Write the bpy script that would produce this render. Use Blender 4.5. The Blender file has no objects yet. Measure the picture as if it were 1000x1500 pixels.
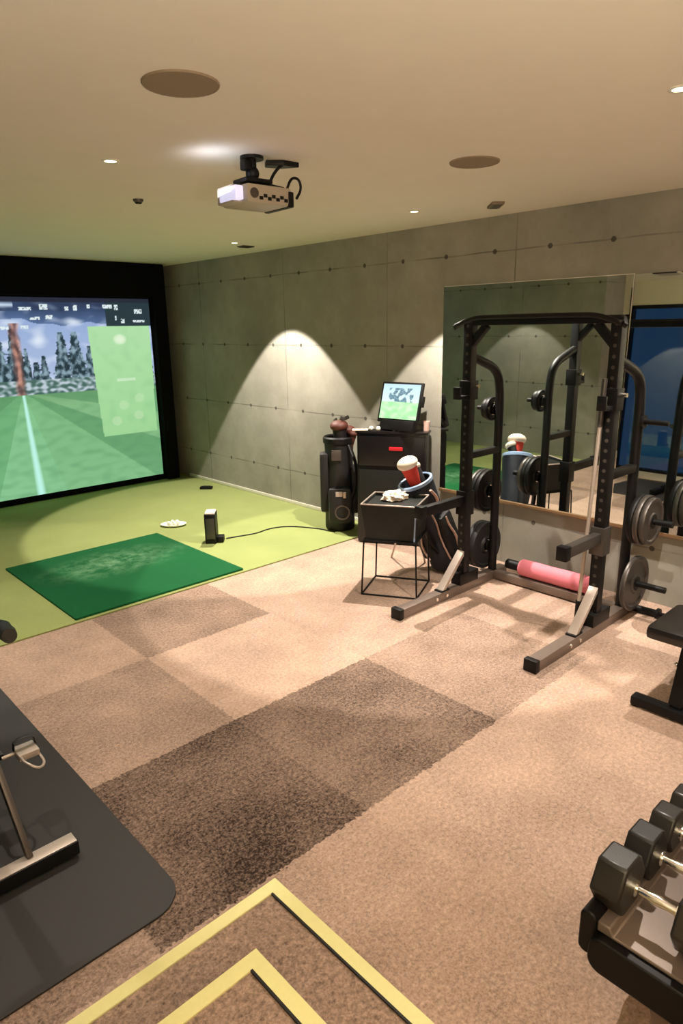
import bpy, bmesh, math, random
from mathutils import Vector, Matrix, noise
random.seed(7)
PI = math.pi
S = bpy.context.scene
COL = S.collection

# ------------------------------------------------------------------ helpers
def lin(c):
    return tuple(((v/255)/12.92 if v/255 <= .04045 else ((v/255+.055)/1.055)**2.4) for v in c)

def mat(name, rgb, rough=.6, metal=0., bump=0., scale=40., var=0., spec=.5, coat=0., emit=None, estr=1.):
    m = bpy.data.materials.new(name); m.use_nodes = True
    nt = m.node_tree; b = nt.nodes['Principled BSDF']
    c = lin(rgb)
    b.inputs['Base Color'].default_value = (*c, 1)
    b.inputs['Roughness'].default_value = rough
    b.inputs['Metallic'].default_value = metal
    b.inputs['Specular IOR Level'].default_value = spec
    b.inputs['Coat Weight'].default_value = coat
    if emit:
        b.inputs['Emission Color'].default_value = (*lin(emit), 1)
        b.inputs['Emission Strength'].default_value = estr
    tc = nt.nodes.new('ShaderNodeTexCoord')
    nz = nt.nodes.new('ShaderNodeTexNoise'); nz.inputs['Scale'].default_value = scale
    nz.inputs['Detail'].default_value = 4
    nt.links.new(tc.outputs['Object'], nz.inputs['Vector'])
    v = var if var else .06
    mx = nt.nodes.new('ShaderNodeMix'); mx.data_type = 'RGBA'
    mx.inputs['A'].default_value = (*[x*(1-v) for x in c], 1)
    mx.inputs['B'].default_value = (*[min(1, x*(1+v)) for x in c], 1)
    nt.links.new(nz.outputs['Fac'], mx.inputs['Factor'])
    nt.links.new(mx.outputs['Result'], b.inputs['Base Color'])
    if bump:
        bp = nt.nodes.new('ShaderNodeBump'); bp.inputs['Strength'].default_value = bump
        bp.inputs['Distance'].default_value = .004
        nt.links.new(nz.outputs['Fac'], bp.inputs['Height'])
        nt.links.new(bp.outputs['Normal'], b.inputs['Normal'])
    return m

class N:
    """tiny node-building helper"""
    def __init__(s, m): s.t = m.node_tree
    def val(s, sock, v):
        if v is None: return
        if hasattr(v, 'links') or hasattr(v, 'is_output'): s.t.links.new(v, sock)
        else: sock.default_value = v
    def math(s, op, a, b=None, c=None):
        n = s.t.nodes.new('ShaderNodeMath'); n.operation = op
        s.val(n.inputs[0], a); s.val(n.inputs[1], b)
        if c is not None: s.val(n.inputs[2], c)
        return n.outputs[0]
    def noise(s, vec, scale, detail=3, rough=.5):
        n = s.t.nodes.new('ShaderNodeTexNoise'); n.inputs['Scale'].default_value = scale
        n.inputs['Detail'].default_value = detail; n.inputs['Roughness'].default_value = rough
        s.t.links.new(vec, n.inputs['Vector']); return n.outputs['Fac']
    def mix(s, f, a, b, mode='MIX'):
        n = s.t.nodes.new('ShaderNodeMix'); n.data_type = 'RGBA'; n.blend_type = mode
        s.val(n.inputs['Factor'], f)
        s.val(n.inputs['A'], a if not isinstance(a, tuple) else (*a, 1))
        s.val(n.inputs['B'], b if not isinstance(b, tuple) else (*b, 1))
        return n.outputs['Result']
    def ramp(s, f, lo, hi):
        n = s.t.nodes.new('ShaderNodeMapRange'); n.clamp = True
        s.val(n.inputs['Value'], f); n.inputs['From Min'].default_value = lo; n.inputs['From Max'].default_value = hi
        return n.outputs[0]
    def pos(s):
        g = s.t.nodes.new('ShaderNodeNewGeometry'); x = s.t.nodes.new('ShaderNodeSeparateXYZ')
        s.t.links.new(g.outputs['Position'], x.inputs[0]); return g.outputs['Position'], x.outputs

class MB:
    def __init__(s): s.bm = bmesh.new()
    def _m(s, verts, M): bmesh.ops.transform(s.bm, matrix=M, verts=verts)
    def box(s, c, d, rot=None, bev=0.):
        r = bmesh.ops.create_cube(s.bm, size=1); vs = r['verts']
        s._m(vs, Matrix.Diagonal((*d, 1)))
        if bev:
            es = list({e for v in vs for e in v.link_edges})
            rr = bmesh.ops.bevel(s.bm, geom=es, offset=bev, segments=2, affect='EDGES', profile=.6)
            vs = list({v for f in rr['faces'] for v in f.verts} | {v for v in vs if v.is_valid})
        M = Matrix.Translation(c)
        if rot is not None: M = M @ rot
        s._m(vs, M); return s
    def bb(s, a, b, bev=0.):
        return s.box([(a[i]+b[i])/2 for i in range(3)], [abs(b[i]-a[i]) for i in range(3)], None, bev)
    def beam(s, a, b, w, h, bev=0., up=(0, 0, 1)):
        a = Vector(a); b = Vector(b); z = (b-a); L = z.length; z.normalize()
        u = Vector(up)
        if abs(u.dot(z)) > .95: u = Vector((1, 0, 0))
        x = u.cross(z).normalized(); y = z.cross(x)
        R = Matrix((x, y, z)).transposed().to_4x4()
        return s.box((a+b)/2, (w, h, L), R, bev)
    def cyl(s, a, b, r, r2=None, n=20, cap=True):
        a = Vector(a); b = Vector(b); d = b-a
        rr = bmesh.ops.create_cone(s.bm, cap_ends=cap, segments=n, radius1=r, radius2=r if r2 is None else r2, depth=d.length)
        q = d.to_track_quat('Z', 'Y').to_matrix().to_4x4()
        s._m(rr['verts'], Matrix.Translation((a+b)/2) @ q); return s
    def sph(s, c, r, sc=(1, 1, 1), n=16, rot=None):
        rr = bmesh.ops.create_uvsphere(s.bm, u_segments=n*2, v_segments=n, radius=r)
        M = Matrix.Translation(c)
        if rot is not None: M = M @ rot
        s._m(rr['verts'], M @ Matrix.Diagonal((*sc, 1))); return s
    def ring(s, prof, c=(0, 0, 0), axis=(0, 0, 1), n=32, close=True):
        """revolve (radius, height) profile"""
        q = Vector(axis).to_track_quat('Z', 'Y').to_matrix().to_4x4(); M = Matrix.Translation(c) @ q
        rows = []
        for r, h in prof:
            if r < 1e-6: rows.append([s.bm.verts.new(M @ Vector((0, 0, h)))])
            else: rows.append([s.bm.verts.new(M @ Vector((r*math.cos(2*PI*k/n), r*math.sin(2*PI*k/n), h))) for k in range(n)])
        pairs = list(zip(rows, rows[1:]))
        if close: pairs.append((rows[-1], rows[0]))
        for A, B in pairs:
            if len(A) == 1 and len(B) == 1: continue
            for k in range(n):
                l = (k+1) % n
                if len(A) == 1: f = [A[0], B[k], B[l]]
                elif len(B) == 1: f = [A[k], B[0], A[l]]
                else: f = [A[k], B[k], B[l], A[l]]
                try: s.bm.faces.new(f)
                except ValueError: pass
        return s
    def tube(s, pts, r, n=10, smooth=0, flat=1.):
        pts = [Vector(p) for p in pts]
        for _ in range(smooth):
            q = [pts[0]]
            for a, b in zip(pts, pts[1:]): q += [a*.75+b*.25, a*.25+b*.75]
            pts = q+[pts[-1]]
        rr = r if isinstance(r, (list, tuple)) else None
        rows = []; t0 = (pts[1]-pts[0]).normalized()
        up = Vector((0, 0, 1)) if abs(t0.z) < .9 else Vector((1, 0, 0))
        x = up.cross(t0).normalized()
        for i, p in enumerate(pts):
            t = (pts[min(i+1, len(pts)-1)]-pts[max(i-1, 0)]).normalized()
            x = (x - t*x.dot(t)).normalized(); y = t.cross(x)
            R = r if rr is None else rr[min(len(rr)-1, int(i*len(rr)/len(pts)))]
            rows.append([s.bm.verts.new(p + x*R*math.cos(2*PI*k/n) + y*R*flat*math.sin(2*PI*k/n)) for k in range(n)])
        for A, B in zip(rows, rows[1:]):
            for k in range(n):
                s.bm.faces.new([A[k], A[(k+1) % n], B[(k+1) % n], B[k]])
        s.bm.faces.new(rows[0][::-1]); s.bm.faces.new(rows[-1]); return s
    def prism(s, poly, a, b, axis=2):
        """extrude a 2-D polygon along an axis from a to b"""
        def P(u, v, w):
            return {2: (u, v, w), 1: (u, w, v), 0: (w, u, v)}[axis]
        A = [s.bm.verts.new(P(u, v, a)) for u, v in poly]; B = [s.bm.verts.new(P(u, v, b)) for u, v in poly]
        s.bm.faces.new(A[::-1]); s.bm.faces.new(B)
        for i in range(len(poly)):
            j = (i+1) % len(poly); s.bm.faces.new([A[i], A[j], B[j], B[i]])
        return s
    def xf(s, M): bmesh.ops.transform(s.bm, matrix=M, verts=s.bm.verts[:]); return s
    def build(s, name, m, parent=None, smooth=True, bevel=0.):
        bmesh.ops.recalc_face_normals(s.bm, faces=s.bm.faces[:])
        me = bpy.data.meshes.new(name); s.bm.to_mesh(me); s.bm.free()
        o = bpy.data.objects.new(name, me); COL.objects.link(o); me.materials.append(m)
        if smooth:
            me.polygons.foreach_set('use_smooth', [True]*len(me.polygons))
            me.set_sharp_from_angle(angle=math.radians(38))
        if bevel:
            md = o.modifiers.new('b', 'BEVEL'); md.width = bevel; md.segments = 2; md.limit_method = 'ANGLE'
        if parent is not None:
            o.parent = parent; o.matrix_parent_inverse = Matrix()
        return o

def tag(o, label, cat, group=None):
    o['label'] = label; o['category'] = cat
    if group: o['group'] = group
    return o
def thing(name, label, cat, loc=(0, 0, 0), rz=0, group=None):
    o = bpy.data.objects.new(name, None); COL.objects.link(o); o.empty_display_size = .1
    o.location = loc; o.rotation_euler = (0, 0, rz)
    return tag(o, label, cat, group)
def struct(o): o['kind'] = 'structure'; return o
def dup(root, loc, label, rz=None, group=None, sc=None):
    r = root.copy(); COL.objects.link(r); r.location = loc; r['label'] = label
    if rz is not None: r.rotation_euler = (0, 0, rz)
    if group: r['group'] = group
    if sc: r.scale = sc
    for ch in list(root.children):
        c = ch.copy(); COL.objects.link(c); c.parent = r
        for g in ch.children:
            d = g.copy(); COL.objects.link(d); d.parent = c
    return r

# ------------------------------------------------------------------ room numbers (metres)
XR, XL, XC = 4.95, 0.05, -0.55       # right wall, concrete left wall, cream window wall
YF, YB, H = 8.78, -1.3, 2.90
YC = 4.80                            # where the left concrete wall ends
TURF_Y = 4.63

# ------------------------------------------------------------------ materials
def concrete():
    m = bpy.data.materials.new('concrete'); m.use_nodes = True; n = N(m); b = m.node_tree.nodes['Principled BSDF']
    P, x = n.pos(); y, z = x[1], x[2]
    big = n.noise(P, 1.3, 4, .6); mid = n.noise(P, 7, 5, .65); fine = n.noise(P, 60, 3)
    c = n.mix(n.ramp(big, .3, .7), lin((122, 120, 110)), lin((158, 154, 142)))
    c = n.mix(n.math('MULTIPLY', n.ramp(mid, .45, .75), .35), c, lin((118, 112, 98)))
    c = n.mix(n.math('MULTIPLY', fine, .25), c, lin((170, 164, 148)))
    def line(s, k, w):
        return n.math('LESS_THAN', n.math('ABSOLUTE', n.math('SUBTRACT', s, k)), w)
    lines = None
    wob = n.math('MULTIPLY', n.math('SUBTRACT', n.noise(P, 3, 2), .5), .02)
    zz = n.math('ADD', z, wob)
    for k in (.42, 1.14, 1.87, 2.63):
        l = line(zz, k, .006); lines = l if lines is None else n.math('MAXIMUM', lines, l)
    for k in (6.17, 4.60, 7.9, 3.2):
        l = line(y, k, .006); lines = n.math('MAXIMUM', lines, l)
    brk = n.ramp(n.noise(P, 2.2, 3), .35, .6)
    c = n.mix(n.math('MULTIPLY', n.math('MULTIPLY', lines, brk), .6), c, lin((70, 66, 56)))
    # tie holes: every 0.5 m on the form lines
    fy = n.math('SUBTRACT', n.math('FRACT', n.math('DIVIDE', n.math('ADD', y, .1+.25), .5)), .5)
    dy = n.math('MULTIPLY', fy, .5)
    hole = None; soft = None
    for k in (.42, 1.14, 1.87, 2.63):
        dz = n.math('SUBTRACT', z, k)
        d = n.math('SQRT', n.math('ADD', n.math('MULTIPLY', dy, dy), n.math('MULTIPLY', dz, dz)))
        h = n.math('LESS_THAN', d, .020); hole = h if hole is None else n.math('MAXIMUM', hole, h)
    c = n.mix(n.math('MULTIPLY', hole, .8), c, lin((45, 40, 33)))
    m.node_tree.links.new(c, b.inputs['Base Color']); b.inputs['Roughness'].default_value = .8
    bp = m.node_tree.nodes.new('ShaderNodeBump'); bp.inputs['Strength'].default_value = .25; bp.inputs['Distance'].default_value = .004
    m.node_tree.links.new(n.math('SUBTRACT', mid, n.math('MAXIMUM', hole, n.math('MULTIPLY', lines, .5))), bp.inputs['Height'])
    m.node_tree.links.new(bp.outputs[0], b.inputs['Normal'])
    return m

TILES = {  # (column, row) of metre-wide carpet tiles: nap laid a different way gives each its own tone
    (0, 3): .80, (1, 3): .45, (2, 3): .84, (3, 3): .86, (0, 2): .56, (1, 2): .92, (2, 2): .82, (3, 2): .80,
    (0, 1): .08, (1, 1): .22, (2, 1): .52, (3, 1): .76, (0, 0): .72, (1, 0): .80, (2, 0): .86, (3, 0): .82, (-1, 2): .6, (-1, 1): .4}
def carpet(stair=False):
    m = bpy.data.materials.new('carpet'); m.use_nodes = True; n = N(m); b = m.node_tree.nodes['Principled BSDF']
    P, x = n.pos()
    wobx = n.math('MULTIPLY', n.math('SUBTRACT', n.noise(P, 45, 2), .5), .05)
    X = n.math('ADD', x[0], wobx); Y = n.math('ADD', x[1], wobx)
    cx = n.math('FLOOR', n.math('SUBTRACT', X, .78)); cy = n.math('FLOOR', n.math('SUBTRACT', Y, .77))
    tone = .45 if stair else .72
    if not stair:
        for (i, j), t in TILES.items():
            ins = n.math('MULTIPLY', n.math('COMPARE', cx, float(i), .1), n.math('COMPARE', cy, float(j), .1))
            # tone = tone*(1-ins)+t*ins
            tone = n.math('ADD', n.math('MULTIPLY', tone, n.math('SUBTRACT', 1., ins)), n.math('MULTIPLY', ins, t))
        tone = n.math('ADD', tone, n.math('MULTIPLY', n.math('SUBTRACT', n.noise(P, 1.9, 4, .6), .5), 1.0))
    sp = n.noise(P, 110, 2, .7); sp2 = n.noise(P, 52, 3, .7)
    tone = n.math('ADD', tone, n.math('MULTIPLY', n.math('SUBTRACT', sp, .5), 1.1))
    tone = n.math('ADD', tone, n.math('MULTIPLY', n.math('SUBTRACT', sp2, .5), 1.3))
    c = n.mix(n.ramp(tone, -.2, 1.2), lin((48, 37, 31)), lin((202, 172, 152)))
    m.node_tree.links.new(c, b.inputs['Base Color']); b.inputs['Roughness'].default_value = .95
    b.inputs['Specular IOR Level'].default_value = .1
    bp = m.node_tree.nodes.new('ShaderNodeBump'); bp.inputs['Strength'].default_value = .6; bp.inputs['Distance'].default_value = .006
    m.node_tree.links.new(sp, bp.inputs['Height']); m.node_tree.links.new(bp.outputs[0], b.inputs['Normal'])
    return m

def turf(name, a, bcol, worn=None):
    m = bpy.data.materials.new(name); m.use_nodes = True; n = N(m); b = m.node_tree.nodes['Principled BSDF']
    P, x = n.pos()
    f = n.noise(P, 260, 3, .7); g = n.noise(P, 2.5, 4)
    c = n.mix(n.ramp(f, .3, .7), lin(a), lin(bcol))
    c = n.mix(n.math('MULTIPLY', g, .3), c, lin(tuple(v*.72 for v in a)))
    if worn:   # scuffed pale streak left by the balls
        dx = n.math('DIVIDE', n.math('SUBTRACT', x[0], worn[0]), worn[2]); dy = n.math('DIVIDE', n.math('SUBTRACT', x[1], worn[1]), worn[3])
        d = n.math('SQRT', n.math('ADD', n.math('MULTIPLY', dx, dx), n.math('MULTIPLY', dy, dy)))
        k = n.math('MULTIPLY', n.math('SUBTRACT', 1., n.ramp(d, .1, 1.)), n.ramp(n.noise(P, 9, 5, .75), .4, .75))
        c = n.mix(n.math('MULTIPLY', k, .8), c, lin((130, 170, 130)))
    m.node_tree.links.new(c, b.inputs['Base Color']); b.inputs['Roughness'].default_value = .95
    b.inputs['Specular IOR Level'].default_value = .15
    bp = m.node_tree.nodes.new('ShaderNodeBump'); bp.inputs['Strength'].default_value = .5; bp.inputs['Distance'].default_value = .005
    m.node_tree.links.new(f, bp.inputs['Height']); m.node_tree.links.new(bp.outputs[0], b.inputs['Normal'])
    return m

def attr_emit(name, strength):
    m = bpy.data.materials.new(name); m.use_nodes = True; nt = m.node_tree; b = nt.nodes['Principled BSDF']
    a = nt.nodes.new('ShaderNodeAttribute'); a.attribute_name = 'picture'
    nt.links.new(a.outputs['Color'], b.inputs['Emission Color']); b.inputs['Emission Strength'].default_value = strength
    b.inputs['Base Color'].default_value = (.02, .02, .02, 1); b.inputs['Roughness'].default_value = .7
    b.inputs['Specular IOR Level'].default_value = .1
    return m

M = dict(
    concrete=concrete(), carpet=carpet(), stair=carpet(True),
    turf=turf('turf', (120, 132, 76), (180, 189, 122)),
    hitmat=turf('hitting_turf', (14, 74, 40), (30, 104, 58), (2.45, 5.65, .75, .42)),
    ceil=mat('ceiling_paint', (228, 220, 204), .9, scale=6, var=.03, bump=.1),
    cream=mat('cream_paint', (222, 220, 196), .8, scale=8, var=.03),
    back=mat('back_paint', (190, 172, 148), .9, scale=6, var=.04),
    blackcloth=mat('black_drape', (12, 11, 12), .95, scale=50, var=.2, spec=.1),
    white=mat('white_paint', (225, 220, 205), .5, scale=20, var=.02),
    black=mat('black_powder_coat', (11, 9, 9), .5, scale=120, var=.2, bump=.05, spec=.3),
    rubber=mat('black_rubber', (24, 22, 23), .6, scale=150, var=.25, bump=.1),
    matrub=mat('rubber_mat', (40, 36, 34), .6, scale=160, var=.1, bump=.1),
    silver=mat('brushed_silver', (190, 176, 165), .35, .4, scale=80, var=.06),
    foot=mat('satin_grey_coat', (120, 106, 97), .35, .3, scale=80, var=.08),
    chrome=mat('chrome', (235, 232, 225), .12, 1., scale=30, var=.02),
    iron=mat('grey_cast_iron', (88, 82, 78), .4, .6, scale=90, var=.15, bump=.1),
    hexrub=mat('hex_rubber', (38, 35, 33), .36, scale=200, var=.12, bump=.08),
    hexdark=mat('hex_rubber_dark', (18, 16, 17), .5, scale=200, var=.2, bump=.08),
    pink=mat('pink_foam', (220, 122, 136), .7, scale=90, var=.06, bump=.15),
    vinyl=mat('black_vinyl', (30, 26, 25), .3, scale=60, var=.1, bump=.04, coat=.2),
    cab=mat('black_cabinet', (16, 12, 13), .35, scale=40, var=.2),
    cabd=mat('dark_green_grey_panel', (22, 24, 21), .5, scale=40, var=.2),
    red=mat('red_label', (196, 34, 44), .4, scale=30, var=.04),
    redfab=mat('red_knit', (206, 60, 48), .85, scale=120, var=.12, bump=.2),
    whitefab=mat('white_knit', (236, 220, 204), .85, scale=120, var=.08, bump=.2),
    bagblk=mat('black_nylon', (20, 17, 19), .6, scale=140, var=.3, bump=.15),
    bagnavy=mat('navy_nylon', (22, 26, 40), .55, scale=140, var=.2, bump=.1),
    bagpink=mat('pale_pink_trim', (222, 186, 172), .6, scale=80, var=.05),
    brown=mat('brown_leather', (78, 36, 24), .6, scale=80, var=.2, bump=.1),
    yellow=mat('yellow_nosing', (222, 216, 152), .5, scale=60, var=.05),
    grille=mat('speaker_grille', (136, 118, 94), .8, scale=400, var=.25, bump=.2),
    projw=mat('projector_plastic', (168, 156, 138), .4, scale=60, var=.04),
    bluew=mat('pale_blue_edge', (150, 176, 214), .35, scale=30, var=.04),
    lens=mat('projector_lens_glow', (230, 230, 250), .2, emit=(190, 196, 240), estr=.75),
    lampdisc=mat('downlight_lens', (255, 240, 210), .3, emit=(255, 236, 200), estr=5.),
    ball=mat('golf_ball', (240, 240, 225), .35, scale=30, var=.02),
    railbr=mat('mirror_channel', (150, 120, 88), .4, .5, scale=40, var=.05),
)
mm = bpy.data.materials.new('mirror_glass'); mm.use_nodes = True
b_ = mm.node_tree.nodes['Principled BSDF']; b_.inputs['Metallic'].default_value = 1; b_.inputs['Roughness'].default_value = .015
b_.inputs['Base Color'].default_value = (.80, .86, .82, 1); M['mirror'] = mm
gm = bpy.data.materials.new('window_glass'); gm.use_nodes = True
b_ = gm.node_tree.nodes['Principled BSDF']; b_.inputs['Transmission Weight'].default_value = 1; b_.inputs['Roughness'].default_value = .02
b_.inputs['Base Color'].default_value = (.6, .8, .85, 1); M['glass'] = gm

# ------------------------------------------------------------------ room shell
struct(MB().bb((XC-.3, YB-.2, -.1), (XR+.2, YF+.2, 0)).build('floor', M['carpet']))
struct(MB().bb((XC-.3, YB-.2, H), (XR+.2, YF+.2, H+.1)).build('ceiling', M['ceil']))
struct(MB().bb((XR, YB-.2, 0), (XR+.2, YF+.2, H)).build('wall_right', M['concrete']))
struct(MB().bb((XC-.3, YF, 0), (XR, YF+.2, H)).build('wall_front', M['blackcloth']))
struct(MB().bb((XC-.3, YB-.2, 0), (XR, YB, H)).build('wall_back', M['back']))
struct(MB().bb((XC-.15, YC, 0), (XL, YF, H)).build('wall_left', M['concrete']))
# cream wall holding the big dark window
WY0, WY1, WZ0, WZ1 = 1.3, 4.70, .10, 2.56
w = MB().bb((XC-.15, YB, 0), (XC, WY0, H)).bb((XC-.15, WY1, 0), (XC, YC, H))
w.bb((XC-.15, WY0, WZ1), (XC, WY1, H)).bb((XC-.15, WY0, 0), (XC, WY1, WZ0))
struct(w.build('wall_left_rear', M['cream']))
wf = MB()
for y0 in (WY0, WY1-.05): wf.bb((XC-.1, y0, WZ0), (XC+.01, y0+.05, WZ1))
wf.bb((XC-.1, (WY0+WY1)/2-.025, WZ0), (XC-.02, (WY0+WY1)/2+.025, WZ1))
wf.bb((XC-.1, WY0, WZ1-.05), (XC+.01, WY1, WZ1)).bb((XC-.1, WY0, WZ0), (XC+.01, WY1, WZ0+.04))
wfr = struct(wf.build('window_1', M['black']))
MB().bb((XC-.06, WY0+.04, WZ0+.04), (XC-.05, WY1-.04, WZ1-.04)).build('window_pane', M['glass'], wfr)
struct(MB().bb((XC, WY0, 0), (XC+.03, WY1, WZ0)).build('trim_1', M['white']))
struct(MB().bb((XR-.014, 4.72, .012), (XR, YF-.3, .055), .003).build('baseboard_right', M['white']))

# turf bay and hitting mat
tag(MB().bb((XL, TURF_Y, 0), (XR-.002, YF, .012), .003).build('artificial_turf', M['turf']),
    'light green artificial turf covering the floor in front of the projection screen', 'turf')
tag(MB().bb((1.68, 4.66, .012), (3.17, 6.19, .030), .004).build('hitting_mat', M['hitmat']),
    'square dark green hitting mat with a worn pale streak, laid on the light turf', 'mat')
# rubber mat (rounded corners)
def rrect(x0, y0, x1, y1, r, k=8):
    p = []
    for cx, cy, a in ((x1-r, y1-r, 0), (x0+r, y1-r, 90), (x0+r, y0+r, 180), (x1-r, y0+r, 270)):
        for i in range(k+1):
            t = math.radians(a+90*i/k); p.append((cx+r*math.cos(t), cy+r*math.sin(t)))
    return p
tag(MB().prism(rrect(-.40, 1.90, .965, 4.25, .13), 0, .010).build('rubber_mat', M['matrub'], bevel=.002),
    'large dark grey rubber mat with rounded corners lying under the exercise bike', 'mat')

# corner stairs with yellow nosings
XS, YS = XC+.032, YB+.003
st = thing('stairs', 'low carpeted corner steps with pale yellow nosing strips at the bottom of the picture', 'stairs', (.3, .5, 0))
o0 = Vector((.3, .5, 0))
def loc(b, o=o0): return b.xf(Matrix.Translation(-o))
for i, (x1, y1, z1) in enumerate(((1.146, 1.60, .17), (.845, 1.29, .34), (.545, .98, .51))):
    loc(MB().bb((XS, YS, z1-.17), (x1, y1, z1))).build('step', M['stair'], st)
    w_ = .042
    loc(MB().prism([(XS, y1+.004), (x1+.004, y1+.004), (x1+.004, YS), (x1-w_, YS), (x1-w_, y1-w_), (XS, y1-w_)], z1-.03, z1+.007)).build('nosing_strip', M['yellow'], st, bevel=.002)
    loc(MB().bb((x1-w_-.007, YS, z1-.01), (x1-w_, y1-w_, z1+.0075))).build('dark_edge', M['rubber'], st)  # thin black line along the inner edge of the right-hand nosing leg

# ------------------------------------------------------------------ projection screen
def picture_plane(name, m, parent, nx, nz, fn, O, U, V):
    """grid of small facets carrying the displayed picture"""
    me = bpy.data.meshes.new(name); vs = []; fs = []
    O = Vector(O); U = Vector(U); V = Vector(V)
    for j in range(nz+1):
        for i in range(nx+1): vs.append(O+U*(i/nx)+V*(j/nz))
    for j in range(nz):
        for i in range(nx):
            a = j*(nx+1)+i; fs.append((a, a+1, a+nx+2, a+nx+1))
    me.from_pydata(vs, [], fs); at = me.attributes.new('picture', 'FLOAT_COLOR', 'POINT')
    cols = []
    for j in range(nz+1):
        for i in range(nx+1): cols += [*lin(fn(i/nx, j/nz)), 1]
    at.data.foreach_set('color', cols); me.materials.append(m)
    o = bpy.data.objects.new(name, me); COL.objects.link(o); o.parent = parent; return o
SX0, SX1, SZ0, SZ1, SY = .50, 4.585, .085, 2.46, 8.60
def mixc(a, b, t): t = max(0, min(1, t)); return tuple(a[k]*(1-t)+b[k]*t for k in range(3))
def nz(x, y, s=0.): return noise.noise(Vector((x, y, s)))
trees = []
for k in range(44):
    trees.append((.5+k*.095+random.uniform(-.05, .05), random.uniform(1.68, 2.10), random.uniform(.05, .12)))
blobs = []
for (x, z, w, h) in ((2.98, 2.33, .14, .04), (3.08, 2.22, .12, .04), (3.2, 2.35, .09, .06), (3.25, 2.23, .09, .05), (3.48, 2.33, .05, .05), (3.58, 2.34, .05, .06),
                     (2.72, 2.11, .1, .04), (2.95, 2.12, .08, .04), (3.75, 2.36, .04, .04), (4.0, 2.36, .12, .04), (4.12, 2.35, .05, .06), (4.42, 2.30, .10, .06), (4.2, 2.18, .05, .05), (4.42, 2.18, .16, .03), (4.1, 2.22, .02, .05)):
    blobs.append((x, z, w/2, h/2))
def golf(u, v):
    x = SX0+u*(SX1-SX0); z = SZ0+v*(SZ1-SZ0)
    # panel
    if 3.80-.05*(z-.71) < x+.02 and x < 4.55+.01*(z-.7) and .71 < z < 2.12:
        c = mixc((158, 212, 150), (176, 224, 168), (z-.7)/1.4)
        c = mixc(c, (140, 196, 140), max(0, nz(x*7, z*7, 3))*.5)
        d = math.hypot((x-4.13)/.1, (z-1.95)/.075)
        if d < 1: c = mixc((226, 244, 214), c, d**3)
        if abs(x-4.17) < .13 and abs(z-1.43) < .02: c = mixc(c, (220, 240, 214), .6)
        for q in ((4.1, 1.1), (4.3, .95), (3.98, .9), (4.33, 1.18)):
            if math.hypot((x-q[0])/.07, (z-q[1])/.06) < 1: c = mixc(c, (196, 228, 180), .5)
        return c
    if z < 1.32:   # grass with mowing stripes fanning from the far end of the line
        vx, vz = 2.83, 1.36
        a = (x-vx)/max(.02, (vz-z))
        c = (122, 182, 128)
        for lo, hi, cc in ((-9, -1.4, (98, 158, 108)), (-1.4, -.35, (112, 176, 122)), (-.35, .3, (132, 194, 142)), (.3, 1.3, (128, 186, 132)), (1.3, 2.3, (104, 162, 112)), (2.3, 4.5, (132, 184, 132)), (4.5, 99, (106, 160, 112))):
            if lo <= a < hi: c = cc
        c = mixc(c, (150, 205, 160), max(0, .55-z)*.35)
        c = mixc(c, (80, 140, 95), (nz(x*6, z*14)+.2)*.35)
        c = mixc(c, (92, 140, 96), (z-1.15)/.25*.4)
        lx = 2.835+(1.3-z)*.045
        d = abs(x-lx)/(.014+(1.3-z)*.022)
        if d < 1.6: c = mixc((190, 246, 232), c, d**2/2.5)
        return c
    # sky and hills
    c = mixc((176, 194, 226), (150, 172, 214), (z-1.4)/.8)
    hz = 2.16+.09*nz(x*1.6, 5)+.03*nz(x*6, 2)
    if z > hz: c = mixc((84, 108, 150), (48, 66, 98), (z-hz)/.2)
    c = mixc(c, (222, 232, 246), max(0, nz(x*5, z*9, 7))*1.2)
    if z > 2.3: c = mixc(c, (44, 58, 88), .55+nz(x*5, z*14, 1))
    t = 0
    for tx, tz, tw in trees:
        if z < tz:
            half = tw*(.25+.75*min(1, (tz-z)/.45))*(1+.5*nz(x*30, z*40, tx))
            if abs(x-tx) < half: t = 1
    if t: c = mixc((34, 54, 64), (140, 166, 180), .38+1.5*nz(x*19, z*15, 4)+.5*nz(x*60, z*50, 8))
    if z < 1.50:
        c = mixc((70, 104, 96), (190, 204, 214), .45+1.5*nz(x*16, z*26, 9))
    # red marker column
    d = abs(x-2.82+.02*nz(z*9, 1))/(.065)
    if d < 1 and z < 2.16: c = mixc(mixc((92, 62, 62), (204, 138, 118), .5+1.6*nz(x*20, z*9, 3)), c, .15+d**2*.75)
    if z > 2.40 and x < 3.95: c = mixc(c, (40, 46, 66), .6)
    if 3.97 < x and z > 2.12: c = (38, 56, 64)
    if z > 2.41: c = mixc(c, (34, 36, 52), .75)
    for bx, bz, bw, bh in blobs:
        if abs(x-bx) < bw and abs(z-bz) < bh and nz(x*60, z*50, 2) > -.25: c = (222, 236, 240)
    if z > 2.34 and x < 2.85 and z < 2.41: c = mixc((206, 222, 240), c, abs(z-2.37)/.04)
    return c
sc_ = thing('projection_screen', 'large glowing projection screen showing a golf fairway, black surround on the far wall', 'screen', (2.55, 8.6, 0))
so = Vector((2.55, 8.6, 0))
EM = attr_emit('screen_picture', 1.0)
picture_plane('screen_surface', EM, sc_, 420, 260, golf, Vector((SX0, SY-.003, SZ0))-so, (SX1-SX0, 0, 0), (0, 0, SZ1-SZ0))
loc(MB().bb((SX0-.02, SY, SZ0-.02), (SX1+.02, SY+.02, SZ1+.02)), so).build('screen_backing', M['blackcloth'], sc_)
loc(MB().bb((SX1+.02, SY-.12, .0125), (XR-.17, SY+.17, H-.005), .01), so).build('side_panel', M['blackcloth'], sc_)
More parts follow.
